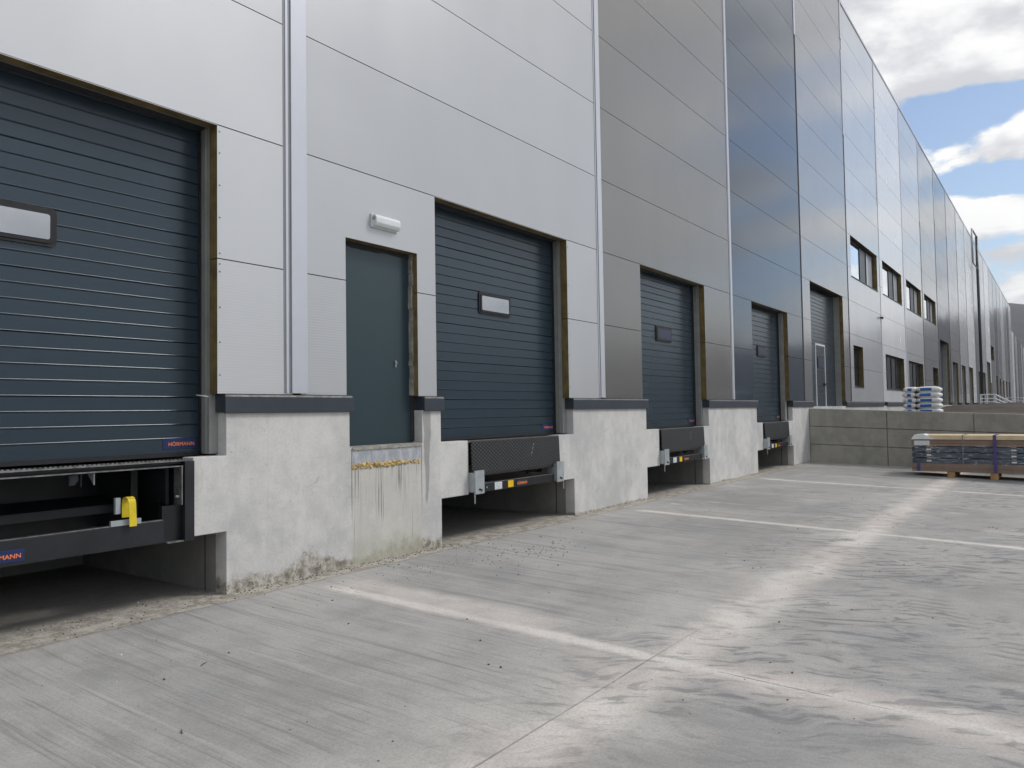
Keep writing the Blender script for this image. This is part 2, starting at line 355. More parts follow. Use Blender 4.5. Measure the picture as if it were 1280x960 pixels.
# ------------------------------------------------------------------ mesh building
class MB:
    def __init__(s): s.bm = bmesh.new(); s.mats = []
    def mi(s, m):
        if isinstance(m, str): m = MATS[m]
        if m not in s.mats: s.mats.append(m)
        return s.mats.index(m)
    def face(s, pts, m):
        vs = [s.bm.verts.new(p) for p in pts]
        f = s.bm.faces.new(vs); f.material_index = s.mi(m); return f
    def box(s, x0, x1, y0, y1, z0, z1, m, front=None, bev=0.):
        v = [s.bm.verts.new(p) for p in ((x0,y0,z0),(x1,y0,z0),(x1,y1,z0),(x0,y1,z0),(x0,y0,z1),(x1,y0,z1),(x1,y1,z1),(x0,y1,z1))]
        fs = [s.bm.faces.new([v[i] for i in q]) for q in ((0,3,2,1),(4,5,6,7),(0,1,5,4),(1,2,6,5),(2,3,7,6),(3,0,4,7))]
        k = s.mi(m)
        for f in fs: f.material_index = k
        if front is not None: fs[2].material_index = s.mi(front)
        if bev:
            es = list({e for f in fs for e in f.edges})
            r = bmesh.ops.bevel(s.bm, geom=es, offset=bev, segments=2, profile=.7, affect='EDGES')
            for f in r['faces']: f.material_index = k
        return v
    def cyl(s, a, b, r, m, n=8, r2=None):
        a = Vector(a); b = Vector(b); d = (b-a).normalized()
        u = d.orthogonal().normalized(); w = d.cross(u); r2 = r if r2 is None else r2
        A = [s.bm.verts.new(a+(u*math.cos(2*math.pi*i/n)+w*math.sin(2*math.pi*i/n))*r) for i in range(n)]
        B = [s.bm.verts.new(b+(u*math.cos(2*math.pi*i/n)+w*math.sin(2*math.pi*i/n))*r2) for i in range(n)]
        k = s.mi(m)
        for i in range(n):
            f = s.bm.faces.new([A[i], A[(i+1)%n], B[(i+1)%n], B[i]]); f.material_index = k; f.smooth = n > 6
        for q in (A[::-1], B): s.bm.faces.new(q).material_index = k
    def prism_y(s, pts, y0, y1, m, front=None):
        """polygon in x,z extruded along y"""
        A = [s.bm.verts.new((p[0], y0, p[1])) for p in pts]; B = [s.bm.verts.new((p[0], y1, p[1])) for p in pts]
        k = s.mi(m); n = len(pts)
        f = s.bm.faces.new(A); f.material_index = s.mi(front) if front else k
        s.bm.faces.new(B[::-1]).material_index = k
        for i in range(n): s.bm.faces.new([A[(i+1)%n], A[i], B[i], B[(i+1)%n]]).material_index = k
    def prism_x(s, pts, x0, x1, m):
        A = [s.bm.verts.new((x0, p[0], p[1])) for p in pts]; B = [s.bm.verts.new((x1, p[0], p[1])) for p in pts]
        k = s.mi(m); n = len(pts)
        s.bm.faces.new(A).material_index = k; s.bm.faces.new(B[::-1]).material_index = k
        for i in range(n): s.bm.faces.new([A[(i+1)%n], A[i], B[i], B[(i+1)%n]]).material_index = k
    def text(s, body, size, cx, y, cz, m, width=None):
        cu = bpy.data.curves.new('lettering', 'FONT'); cu.body = body; cu.size = 1; cu.align_x = 'CENTER'; cu.align_y = 'CENTER'
        cu.offset = .02
        ob = bpy.data.objects.new('lettering', cu); COL.objects.link(ob); bpy.context.view_layer.update()
        dg = bpy.context.evaluated_depsgraph_get()
        me = bpy.data.meshes.new_from_object(ob.evaluated_get(dg))
        xs = [v.co.x for v in me.vertices]; ys = [v.co.y for v in me.vertices]
        w = max(xs)-min(xs); h = max(ys)-min(ys); sx = (width/w) if width else size/h; sz = size/h
        mx = (max(xs)+min(xs))/2; my = (max(ys)+min(ys))/2; k = s.mi(m)
        vs = [s.bm.verts.new((cx+(v.co.x-mx)*sx, y, cz+(v.co.y-my)*sz)) for v in me.vertices]
        for p_ in me.polygons:
            try: s.bm.faces.new([vs[i] for i in p_.vertices]).material_index = k
            except ValueError: pass
        bpy.data.objects.remove(ob); bpy.data.curves.remove(cu); bpy.data.meshes.remove(me)
    def build(s, name, parent=None, loc=None, smooth=False, recalc=True):
        if recalc: bmesh.ops.recalc_face_normals(s.bm, faces=s.bm.faces)
        me = bpy.data.meshes.new(name); s.bm.to_mesh(me); s.bm.free()
        for m in s.mats: me.materials.append(m)
        if smooth:
            for p_ in me.polygons: p_.use_smooth = True
        o = bpy.data.objects.new(name, me); COL.objects.link(o)
        if loc: o.location = loc
        if parent: o.parent = parent
        return o
def tag(o, label=None, cat=None, group=None, kind=None):
    if label: o['label'] = label
    if cat: o['category'] = cat
    if group: o['group'] = group
    if kind: o['kind'] = kind
    return o
def empty(name, loc=(0,0,0), rz=0):
    o = bpy.data.objects.new(name, None); COL.objects.link(o); o.location = loc; o.rotation_euler = (0,0,rz); o.empty_display_size = .2
    return o
def copy_part(o, parent, loc=None):
    c = o.copy(); COL.objects.link(c); c.parent = parent
    if loc is not None: c.location = loc
    for ch in o.children:
        d = ch.copy(); COL.objects.link(d); d.parent = c
    return c
def rrect(x0, x1, z0, z1, r, n=5):
    pts = []
    for cx, cz, a0 in ((x1-r, z1-r, 0), (x0+r, z1-r, 90), (x0+r, z0+r, 180), (x1-r, z0+r, 270)):
        for i in range(n+1):
            a = R_(a0+90*i/n); pts.append((cx+r*math.cos(a), cz+r*math.sin(a)))
    return pts

# ------------------------------------------------------------------ warehouse
ZB, PIT, ROWS = 1.83, 1.24, 12
ZTOP = 16.62
T = .12
W = empty('warehouse')
tag(W, 'long warehouse of silver and grey panels with dock doors over a pale concrete plinth', 'warehouse')

def cladding(x0, x1, mat, openings, parent, name='wall_cladding', ztop=ZTOP, zb=ZB, yo=0., screws=()):
    b = MB(); g = .0048
    zs = [zb]; z = ZB + PIT
    while z < ztop-.05: zs.append(z); z += PIT
    zs.append(ztop)
    for r in range(len(zs)-1):
        za, zc = zs[r], zs[r+1]
        cuts = sorted({za, zc} | {v for o in openings for v in (o[2], o[3]) if za < v < zc})
        for i in range(len(cuts)-1):
            a, c_ = cuts[i], cuts[i+1]; mz = (a+c_)/2
            xs = [(x0, x1)]
            for o in openings:
                if o[2] < mz < o[3]:
                    nx = []
                    for p_, q_ in xs:
                        if o[0] > p_: nx.append((p_, min(q_, o[0])))
                        if o[1] < q_: nx.append((max(p_, o[1]), q_))
                        if o[1] <= p_ or o[0] >= q_: nx = nx[:-1] if nx and nx[-1] in ((p_, min(q_, o[0])), (max(p_, o[1]), q_)) else nx; nx.append((p_, q_))
                    xs = [(p_, q_) for p_, q_ in nx if q_-p_ > .01]
            lo = a + (g if i == 0 and r > 0 else 0); hi = c_ - (g if i == len(cuts)-2 and r < len(zs)-2 else 0)
            for p_, q_ in xs:
                b.box(p_, q_, yo, yo+T, lo, hi, 'insulation', front=mat)
    for sx, sz in screws: b.cyl((sx, -.004, sz), (sx, .01, sz), .008, 'steel_edge', 6)
    return b.build(name, parent)

SEAMS = [5.0, 11.28, 17.55, 23.62, 29.8, 35.95, 42.15, 48.3, 54.6] + [54.6+6.17*i for i in range(1, 15)]
# name: openings per bay  (x0,x1,z0,z1)
doors_main = [(1.0, 4.11), (7.12, 10.23), (12.8, 15.9), (19.0, 22.07)]
ops = {
 -1: [(1.0, 4.11, 0, 4.31)],
 0: [(5.66, 6.79, 0, 3.54), (7.12, 10.23, 0, 4.31)],
 1: [(12.8, 15.9, 0, 4.31)],
 2: [(19.0, 22.07, 0, 4.31)],
 3: [(24.55, 28.88, 0, 5.55)],
 4: [(30.4, 35.4, 6.5, 8.03), (30.4, 32.05, 2.38, 3.92)],
 5: [(36.6, 41.45, 6.55, 8.03), (36.7, 41.45, 2.38, 3.92)],
 6: [(42.85, 47.75, 6.55, 8.03), (42.9, 47.75, 2.38, 3.92)],
 7: [(49.0, 53.8, 6.6, 8.03), (51.6, 54.0, 2.85, 3.92)],
 8: [(55.3, 59.9, 0, 5.85)],
 9: [(61.9, 65.1, 0, 4.72)], 10: [(67.7, 70.5, 0, 4.72)], 11: [(73.4, 76.7, 0, 4.8)],
 12: [(81.8, 84.4, 0, 4.72)], 13: [(86.1, 89.6, 0, 4.8)],
 14: [(91.9, 96.3, 0, 6.1), (96.6, 97.7, 1.8, 4.0)], 15: [(98.0, 102.2, 6.6, 8.1)],
 16: [(104.4, 107.2, 0, 5.0)], 17: [(110.4, 113.2, 0, 4.8)], 18: [(116.6, 119.2, 0, 4.8)], 19: [(122.7, 125.4, 0, 4.8)], 20: [(128.8, 131.6, 0, 4.8)],
}
mats_bay = {-1: SILVER, 0: SILVER2, 1: GREYB, 2: BLUEG, 3: MIDG, 4: PALE, 5: WHITEC, 6: PALE, 7: MIDG, 8: BLUEG, 9: MIDG, 10: PALE,
            11: WHITEC, 12: MIDG, 13: PALE, 14: WHITEC, 15: MIDG, 16: BLUEG, 17: MIDG, 18: PALE, 19: MIDG, 20: BLUEG, 21: PALE}
edges = [-1.2] + SEAMS
XEND = SEAMS[-1]
HG = .05
for i in range(-1, len(SEAMS)-1):
    x0 = edges[i+1]+HG; x1 = edges[i+2]-HG
    scr = [(4.135, z) for z in (2.0, 2.3, 2.62, 2.95, 3.02, 3.12, 3.45, 3.75, 4.05, 4.25)] if i == -1 else \
          [(10.26, z) for z in (2.0, 2.5, 3.0, 3.15, 3.6, 4.2)] if i == 0 else ()
    cladding(x0, x1, mats_bay.get(i, MIDG), ops.get(i, []), W, screws=scr)
cladding(-7.4+HG, -1.2-HG, SILVER, [], W); cladding(-13.6+HG, -7.4-HG, SILVER2, [], W)

# seam covers: folded light trims near, open dark grooves with short covers further on
def seam(x, covers, light=True):
    b = MB()
    if 23 < x < 31 or 47 < x < 75:
        e_ = .055 if x < 31 else .08
        b.box(x-e_, x+e_, -.006, .005, 1.84, min(z0 for z0, z1 in covers if z0 > 5)-.003, 'dark_gap')
    b.box(x-HG+.001, x+HG-.001, .006, .11, 1.84, ZTOP-.02, 'dark_gap')
    for z0, z1 in covers:
        if light == 'wide':
            k = 1. if x < 10 else .72 if x < 15 else .55
            b.box(x-.13*k, x-.10*k, -.010, .02, z0, z1, 'trim', bev=.003)
            b.box(x-.10*k, x-.065*k, -.003, .02, z0, z1, 'trim_groove')
            b.box(x-.065*k, x+.13*k, -.016, .02, z0, z1, 'trim', bev=.004)
            if x < 10: b.box(x-.155, x-.13, -.003, .02, z0, z1, 'trim_groove')
        else:
            b.box(x-.07, x+.09, -.016, .02, z0, z1, 'trim' if light else 'frame_grey', bev=.004)
    return b.build('seam_strip', W)
for i, x in enumerate([-7.4, -1.2] + SEAMS):
    if x < 18: seam(x, [(1.84, ZTOP-.01)], 'wide')
    elif x < 24: seam(x, [(12.9, 14.4), (14.9, ZTOP-.01)], True)
    elif x < 30: seam(x, [(11.6, 14.8), (15.2, ZTOP-.01)], True)
    elif x < 37: seam(x, [(10.3, 13.9), (14.6, ZTOP-.01), (1.84, 5.4)], True)
    elif x < 47: seam(x, [(1.84, 9.6), (12, ZTOP-.01)], True)
    elif x < 49: seam(x, [(12, ZTOP-.01)], True)
    elif x < 70: seam(x, [(13.4, ZTOP-.01)], True)
    else: seam(x, [(1.84, ZTOP-.01)] if random.random() < .5 and x > 75 else [(11, ZTOP-.01)], True)
# body behind the cladding, roof, coping
b = MB()
segs = []
def wallrun(a, c_): b.box(a, c_, .125, .45, 1.30, ZTOP-.03, 'dark_gap')
xs_open = sorted([(o[0], o[1]) for k in ops for o in ops[k] if o[2] < 1])
cur = -13.6
for a, c_ in xs_open:
    a2, c2 = a-.0, c_+.0
    wallrun(cur, a2); cur = c2
wallrun(cur, XEND)
b.build('wall_core', W)
b = MB()
for k in ops:
    for o in ops[k]:
        if o[2] < 1: b.box(o[0], o[1], .125, .45, o[3], ZTOP-.03, 'dark_gap')
b.box(-13.6, XEND, .46, 60, 4.8, ZTOP-.05, 'dark_gap')
b.box(-13.6, XEND, 3.0, 60, .0, 4.79, 'dark_gap')
b.build('roof_block', W)
b = MB(); b.box(-13.6, XEND, -.02, .5, ZTOP, ZTOP+.09, 'trim'); b.build('roof_coping', W)

# --- sectional dock doors
DOORW, DY = 3.11, .28
def dock_door(w, z0, z1, parent, loc, glass='door_glass', win=True, stick=True, wo=.02):
    b = MB(); z = z0; prof = []
    k = 0
    prof.append((0, z0))
    while z < z1-.13:
        z += .125; k += 1; d = .008 if k % 4 else .012
        prof += [(0, z-.008), (d, z-.006), (d, z-.004), (-.0015, z+.007), (0, z+.010)]
    prof.append((0, z1)); prof += [(.045, z1), (.045, z0)]
    b.prism_x(prof, 0, w, 'door_blue')
    b.box(.0, w, -.006, .04, z0-.035, z0-.001, 'rubber')
    o = b.build('dock_door', parent, loc)
    if win:
        c = w/2+wo; b = MB()
        zc = 3.145
        b.prism_y(rrect(c-.37, c+.37, zc-.155, zc+.155, .045), -.018, .02, 'rubber')
        b.prism_y(rrect(c-.345, c+.345, zc-.13, zc+.13, .03), -.026, .02, 'black_steel')
        b.build('window_frame', o)
        b = MB(); b.prism_y(rrect(c-.315, c+.315, zc-.10, zc+.10, .02), -.029, .0, glass); b.build('window_glass', o)
    if stick:
        b = MB(); b.box(w-.36, w-.04, -.004, .002, z0+.035, z0+.13, 'sticker_blue')
        b.text('HÖRMANN', .040, w-.185, -.006, z0+.082, 'sticker_orange', .25); b.build('sticker', o, recalc=False)
    return o
for i, (a, c_) in enumerate(doors_main):
    w = c_-a
    o = dock_door(w, 1.30, 4.42, W, (a, DY, 0), ['door_glass', 'door_glass', 'door_glass_dark', 'door_glass_dark'][i], wo=-.08 if i == 0 else .02)
    # door frame and jambs
    b = MB()
    b.box(c_+.0, c_+.14, T+.005, DY+.06, 1.28, 4.40, 'frame_grey', bev=.004)
    b.box(c_-.012, c_-.001, T+.05, T+.065, 1.28, 4.40, 'frame_grey')
    b.box(a-.14, a, T+.005, DY+.06, 1.28, 4.40, 'frame_grey', bev=.004)
    b.box(c_-.018, c_-.001, DY-.03, DY-.002, 1.28, 4.35, 'rubber')
    b.box(a-.13, c_+.13, T+.06, DY+.08, 4.44, 4.6, 'rubber')
    b.box(a-.0, c_+.0, T+.002, T+.012, 4.305, 4.325, 'trim_groove')
    b.build('door_frame', W)

# --- personnel door
b = MB(); b.box(5.62, 6.80, .135, .19, 1.275, 3.60, 'door_flat', bev=.003)
pd = b.build('personnel_door', W)
tag(pd, 'plain dark blue-grey door without window beside the wall lamp')
b = MB(); b.box(6.53, 6.545, .118, .136, 2.17, 2.25, 'galv'); b.cyl((6.537, .10, 2.22), (6.537, .135, 2.22), .008, 'galv'); b.build('handle', pd)
b = MB()
random.seed(3)
z = 1.84
while z < 3.5:      # uneven foam and mortar packing along the right jamb
    h = random.uniform(.06, .2); d = random.uniform(0, .02)
    b.box(6.785-d, 6.86, .125-.06+d, .19, z, min(z+h, 3.54)-.002, 'mortar', bev=.006); z += h
x = 5.7
while x < 6.75:
    h = random.uniform(.05, .16); d = random.uniform(0, .02)
    b.box(x, min(x+h, 6.78)-.001, .122, .134, 3.50-d, 3.56, 'dark_gap'); x += h
b.build('jamb_packing', W)

# --- large gate with wicket, bay five
gw = 28.88-24.55
go = dock_door(gw, 1.32, 5.66, W, (24.55, .32, 0), win=False, stick=False); tag(go, 'taller dock door with a white outlined wicket door')
b = MB()
u0, u1 = 26.25-24.55, 27.4-24.55
b.box(u0-.05, u0, -.02, .01, 1.34, 3.68, 'white_paint'); b.box(u1, u1+.05, -.02, .01, 1.34, 3.68, 'white_paint')
b.box(u0-.05, u1+.05, -.02, .01, 3.682, 3.74, 'white_paint'); b.build('wicket_frame', go)
b = MB(); b.box(u1-.16, u1-.02, -.05, .01, 2.36, 2.44, 'black_steel', bev=.004); b.build('handle', go)
b = MB(); b.prism_y(rrect(u0+.25, u1-.25, 2.95, 3.3, .03), -.02, .0, 'door_glass_dark'); b.build('wicket_window', go)
b = MB()
b.box(28.88, 29.02, T+.005, .38, 1.3, 5.6, 'frame_grey'); b.build('door_frame', W); b = MB(); b.box(24.41, 24.55, T+.005, .38, 1.3, 5.6, 'frame_grey')
b.build('door_frame', W)

# --- far doors
for k in range(8, 21):
    for o_ in ops[k]:
        if o_[2] < 1:
            b = MB(); b.box(o_[0], o_[1], .40, .45, 1.2, o_[3]+.05, 'anthracite')
            d = b.build('loading_door', W)
            b = MB(); ww = o_[1]-o_[0]
            b.box(o_[1]-.14, o_[1]-.001, T+.01, .40, 1.3, o_[3]-.003, 'frame_grey')
            if k in (8, 9, 10):
                b.box(o_[0]+ww*.42, o_[0]+ww*.52, .33, .395, 1.3, o_[3]-.01, 'white_paint')
            b.build('door_frame', d)

# --- windows
def window(x0, x1, z0, z1, kind):
    y = .16
    b = MB(); f = .06
    b.box(x0, x1, y, y+.07, z0, z0+f, 'anthracite'); b.box(x0, x1, y, y+.07, z1-f, z1, 'anthracite')
    n = 3 if kind == 'up' else (4 if x1-x0 > 3 else 1)
    xs = [x0, x0+2.45, x0+3.65, x1] if kind == 'up' else [x0+(x1-x0)*i/n for i in range(n+1)]
    for i, xx in enumerate(xs):
        a = xx-(f/2 if 0 < i < n else 0 if i == 0 else f); c_ = a+f
        b.box(a, c_, y+.001, y+.069, z0+f+.001, z1-f-.001, 'anthracite')
    b.box(x0-.0, x1, -.03, y-.002, z0-.02, z0-.004, 'anthracite')
    o = b.build('window', W)
    for i in range(n):
        m = ('glazing_dark', 'window_panel', 'pane_bright')[i] if kind == 'up' else 'glazing_low'
        b = MB(); b.box(xs[i]+f, xs[i+1]-f, y+.03, y+.04, z0+f, z1-f, m)
        b.build('panel' if m == 'window_panel' else 'pane', o)
    b = MB(); b.box(x0, x1, T+.001, .5, z1+.001, z1+.03, 'insulation'); b.box(x0, x1, T+.001, y-.001, z0-.06, z0-.021, 'insulation'); 
    b.box(x1+.001, x1+.03, T+.001, .5, z0-.05, z1+.03, 'insulation'); b.box(x0-.03, x0-.001, T+.001, .5, z0-.05, z1+.03, 'insulation')
    b.build('reveal', o)
for k in (4, 5, 6, 7, 14, 15):
    for o_ in ops[k]:
        if o_[2] > 1: window(o_[0], o_[1], o_[2], o_[3], 'up' if o_[2] > 5 and k < 10 else 'low')

# wall core must have holes where the windows sit: cut by boolean-free rebuild
core = next(o for o in W.children if o.name.startswith('wall_core'))
bpy.data.objects.remove(core)
b = MB()
allops = [((o[0]-.145, o[1]+.145) if o[2] < 1 and o[1] < 29 and o[1]-o[0] > 2 else (o[0]-.031, o[1]+.031) if o[2] > 1 else (o[0], o[1])) + tuple(o[2:]) for k in ops for o in ops[k]]
xsb = sorted({-13.6, XEND} | {v for o in allops for v in o[:2]})
for i in range(len(xsb)-1):
    a, c_ = xsb[i], xsb[i+1]; mx = (a+c_)/2
    blocks = sorted([(max(o[2], 1.3), o[3]) for o in allops if o[0] < mx < o[1]])
    z = 1.30
    for p_, q_ in blocks:
        if p_ > z+.001: b.box(a, c_, .125, .45, z, p_-(.07 if p_ > 1.5 else 0), 'dark_gap')
        z = q_+.035
    if not blocks or z < ZTOP:
        if not (blocks and blocks[-1][1] < 6.2 and blocks[0][0] <= 1.31): b.box(a, c_, .125, .45, z, ZTOP-.03, 'dark_gap')
b.box(30, 103, .452, .46, 1.4, 8.5, 'dark_gap')
b.build('wall_core', W)

# --- concrete plinth, one part per pier
def pier(x0, x1, sl, sr, notch=None, label=None):
    """front outline in x,z with shelves (sl, sr) next to the dock pits"""
    b = MB()
    up = .17
    # deep lower block forms the pit walls
    pts = [(x0, -.25)]
    if sl: pts += [(x0, .57), (x0-sl, .57), (x0-sl, 1.262), (x0, 1.262)]
    pts += [(x0, 1.66)]
    if notch: pts += [(notch[0], 1.66), (notch[0], 1.262), (notch[1], 1.262), (notch[1], 1.66)]
    pts += [(x1, 1.66)]
    if sr: pts += [(x1, 1.262), (x1+sr, 1.262), (x1+sr, .57), (x1, .57)]
    pts += [(x1, -.25)]
    b.prism_y(pts[::-1], 0, up, 'plinth')
    o = b.build('concrete_plinth', W)
    bv = o.modifiers.new('edge', 'BEVEL'); bv.width = .006; bv.segments = 2; bv.limit_method = 'ANGLE'
    b = MB()
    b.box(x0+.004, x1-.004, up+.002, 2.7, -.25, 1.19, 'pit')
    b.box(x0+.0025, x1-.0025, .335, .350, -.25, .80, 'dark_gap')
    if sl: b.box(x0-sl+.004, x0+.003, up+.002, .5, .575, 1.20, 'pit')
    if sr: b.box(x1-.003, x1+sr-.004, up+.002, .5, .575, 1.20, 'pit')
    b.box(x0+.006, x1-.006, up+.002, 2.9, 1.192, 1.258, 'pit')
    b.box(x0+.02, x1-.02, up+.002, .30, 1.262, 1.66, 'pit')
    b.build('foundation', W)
    return o
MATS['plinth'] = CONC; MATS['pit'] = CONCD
pier(-13.6, .90, 0, .45)
pier(4.20, 7.19, .33, .53, (5.70, 6.85))
pier(10.34, 12.93, .47, .54)
pier(15.99, 19.19, .47, .46)
pier(22.32, 24.62, .50, 0)
b = MB(); b.box(24.63, XEND, .01, .3, .4, 1.66, 'plinth'); b.build('plinth_band', W)
b = MB(); b.box(.5, 22.7, 2.71, 2.9, -.25, 1.25, 'pit'); b.build('pit_back', W)
b = MB(); b.box(5.62, 6.87, .02, .16, 1.2625, 1.274, 'mortar'); b.build('door_threshold', W)

def cap(x0, x1):
    b = MB()
    z0, z1 = 1.655, 1.815
    # folded flashing: vertical face, top ledge, drip
    b.prism_x([(-.035, z0), (-.035, z1-.012), (-.030, z1), (.10, z1+.012), (.30, z1+.012), (.30, z0+.006), (-.02, z0+.006), (-.03, z0-.006)], x0, x1, 'anthracite')
    b.prism_x([(-.0365, z1-.014), (-.0335, z1+.003), (-.0, z1+.008), (-.0, z1+.004)], x0+.01, x1-.01, 'steel_edge')
    return b.build('base_flashing', W)
for a, c_ in ((-13.6, .93), (4.17, 5.72), (6.86, 7.22), (10.30, 12.97), (15.95, 19.23), (22.28, 24.5), (28.95, 36), (36.6, 54.9)): cap(a, c_)
b = MB(); b.prism_y([(5.705, 1.80), (5.745, 1.79), (5.735, 1.72), (5.75, 1.68), (5.722, 1.665)], -.034, -.03, 'anthracite')
b.cyl((4.02, .0, 1.80), (3.93, .05, 1.815), .006, 'galv'); b.build('bent_flashing_tip', W)
# foam bead under the doorstep
b = MB(); random.seed(11); x = 5.74
while x < 6.82:
    r = random.uniform(.006, .024); z = 1.062+random.uniform(-.022, .018)
    if x > 6.5: r *= .6
    m = Matrix.Translation((x, -.002, z)) @ Matrix.Diagonal((random.uniform(.9, 1.8), .8, random.uniform(.7, 1.2), 1))
    q = bmesh.ops.create_icosphere(b.bm, subdivisions=2, radius=r, matrix=m)
    for v in q['verts']: v.co += Vector((mnoise.noise(v.co*40), mnoise.noise(v.co*40+Vector((9,0,0))), mnoise.noise(v.co*40+Vector((0,9,0)))))*.014
    x += random.uniform(.003, .016)
b.mi('foam'); fb = b.build('foam_bead', W, smooth=True)
b = MB(); b.box(5.735, 6.825, -.012, .01, 1.232, 1.262, 'mortar', bev=.004); b.build('step_edge', W)

# --- dock levellers
def leveller(xl, xr, parent, full=True):
    """xl,xr = steel opening"""
    w = xr-xl; b = MB()
    b.box(.0, w, .0, 2.4, 1.225, 1.257, 'black_steel')           # deck
    b.box(0, w, -.02, .0, 1.235, 1.262, 'steel_edge')            # front nosing
    b.box(.1, w-.1, .75, .80, .75, 1.22, 'black_steel')
    b.box(.0, w, .5, .56, .78, .88, 'black_steel')
    for xx in (.0, w-.06): b.box(xx, xx+.06, .3, 2.4, .70, 1.22, 'black_steel')
    for xx in (.4, .85, 1.3, 1.7): b.box(xx, xx+.03, .03, 2.3, 1.10, 1.224, 'black_steel')
    L = b.build('dock_leveller', parent, (xl, 0, 0))
    b = MB()                                                        # lip hanging down
    b.prism_x([(-.022, 1.256), (-.036, 1.245), (-.052, .84), (-.045, .80), (-.03, .80), (-.036, .85), (-.020, 1.23), (-.021, 1.24)], .02, w-.02, 'tread')
    lip = b.build('lip', L, (0, 0, .84)); 
    for v in lip.data.vertices: v.co.z -= .84
    for s in (0, 1):
        b = MB(); a = .0 if s == 0 else w-.20
        b.box(a, a+.19, -.11, -.09, .575, .875, 'galv', bev=.004)
        b.box(a, a+.012, -.089, .06, .60, .85, 'galv'); b.box(a+.178, a+.19, -.089, .06, .60, .85, 'galv')
        for q in (0, 1): b.cyl((a+.085+.035*q, -.122, .635-.012*q), (a+.085+.035*q, -.10, .635-.012*q), .013, 'black_steel', 8)
        xx = a-.002 if s == 0 else a+.19
        b.box(xx, xx+.012, -.10, -.088, .46, .60, 'galv')
        b.build('lip_bracket', L)
    b = MB(); b.box(.195, w-.205, -.06, .05, .585, .705, 'black_steel', bev=.006); b.box(.2, w-.21, -.062, -.058, .695, .703, 'steel_edge')
    b.cyl((.30, -.066, .64), (.30, -.058, .64), .012, 'galv'); b.build('cross_beam', L)
    b = MB(); b.box(.47, .63, -.066, -.0625, .595, .690, 'sticker_white')
    for r in range(4):
        b.box(.485, .615-.02*(r % 2), -.0675, -.0665, .605+r*.02, .610+r*.02, 'frame_grey')
    b.build('sticker', L)
    b = MB(); b.box(.77, .895, -.066, -.0625, .598, .690, 'sticker_yellow'); b.build('sticker', L)
    b = MB(); b.box(.97, 1.24, -.065, -.0625, .600, .680, 'sticker_dark'); b.text('HÖRMANN', .045, 1.105, -.067, .64, 'sticker_orange', .235); b.build('sticker', L, recalc=False)
    b = MB(); b.cyl((w-.55, .2, .74), (w-.18, .02, .86), .03, 'black_steel'); b.cyl((w-.42, .1, .90), (w-.25, .0, .80), .022, 'steel_edge'); b.build('hydraulic_cylinder', L)
    return L
L2 = leveller(7.72, 9.87, W); tag(L2, 'dock leveller with ribbed black lip and pale brackets under the second door')
for xl in (13.47, 19.65): copy_part(L2, W, (xl, 0, 0))
bpy.data.objects[L2.name].children

# open leveller of the first bay
b = MB()
b.box(1.35, 3.80, .02, 2.4, 1.215, 1.24, 'black_steel')
b.box(1.35, 3.87, .10, .60, 1.18, 1.214, 'black_steel')
b.box(1.35, 3.6, 1.1, 1.15, .72, 1.17, 'black_steel')
b.prism_x([(.60, .79), (.62, .86), (.85, .93), (.85, .90)], 1.35, 3.6, 'black_steel')
b.box(3.50, 3.56, .35, 2.4, .62, 1.17, 'black_steel')
b.box(1.2, 3.95, .95, 1.0, -.2, 1.19, 'black_steel') if False else b.box(1.2, 3.80, .95, 1.0, .50, 1.17, 'black_steel')
b.box(3.72, 3.76, .3, .94, .56, 1.17, 'black_steel')
L1 = b.build('dock_leveller', W); tag(L1, 'open dock leveller with exposed black steel frame and yellow strap')
b = MB(); x = 1.35
b.box(1.35, 3.80, -.012, .02, 1.236, 1.250, 'steel_edge')
while x < 3.78: b.box(x, x+.018, -.014, .018, 1.2505, 1.258, 'steel_edge'); x += .036
b.box(1.35, 3.80, -.008, .015, 1.19, 1.20, 'steel_edge')
b.build('nosing', L1)
b = MB(); b.box(3.775, 3.865, -.03, .25, .545, 1.235, 'beam_steel', bev=.004)
b.box(3.750, 3.760, -.02, .10, .86, 1.20, 'steel_edge'); b.box(3.60, 3.772, .03, .06, .558, .86, 'black_steel')
b.prism_x([(.13, .86), (.6, .98), (.6, 1.17), (.13, 1.17)], 3.69, 3.72, 'beam_steel')
b.box(3.62, 3.80, -.02, .10, .545, .556, 'steel_edge'); b.cyl((3.75, .02, .93), (3.72, .02, .935), .012, 'galv'); b.build('side_plate', L1)
b = MB(); b.box(1.35, 3.60, .0, .13, .555, .745, 'beam_steel', bev=.006); b.box(1.35, 3.59, .0, .025, .7455, .752, 'steel_edge'); b.build('cross_beam', L1)
b = MB(); b.box(2.22, 2.52, -.0045, -.001, .585, .675, 'sticker_blue'); b.text('HÖRMANN', .040, 2.37, -.007, .63, 'sticker_orange', .25); b.build('sticker', L1, recalc=False)
b = MB(); b.box(3.15, 3.40, -.006, .02, .745, .79, 'galv', bev=.003); b.box(3.20, 3.24, .02, .05, .84, .97, 'galv'); b.build('strap_plate', L1)
b = MB()   # yellow inverted U strap
pts = []
for i in range(9):
    a = math.pi*i/8; pts.append((.035-.055*math.cos(a)-.02, .925+.045*math.sin(a)))
path = [(-.04-.005, .735)] + pts + [(.075, .80)]
for i in range(len(path)-1):
    (y0, z0), (y1, z1) = path[i], path[i+1]
    b.face([(3.275+.03*(.97-z0), y0, z0), (3.335+.03*(.97-z0), y0, z0), (3.335+.03*(.97-z1), y1, z1), (3.275+.03*(.97-z1), y1, z1)], 'yellow')
ys = b.build('yellow_strap', L1); so = ys.modifiers.new('s', 'SOLIDIFY'); so.thickness = .004
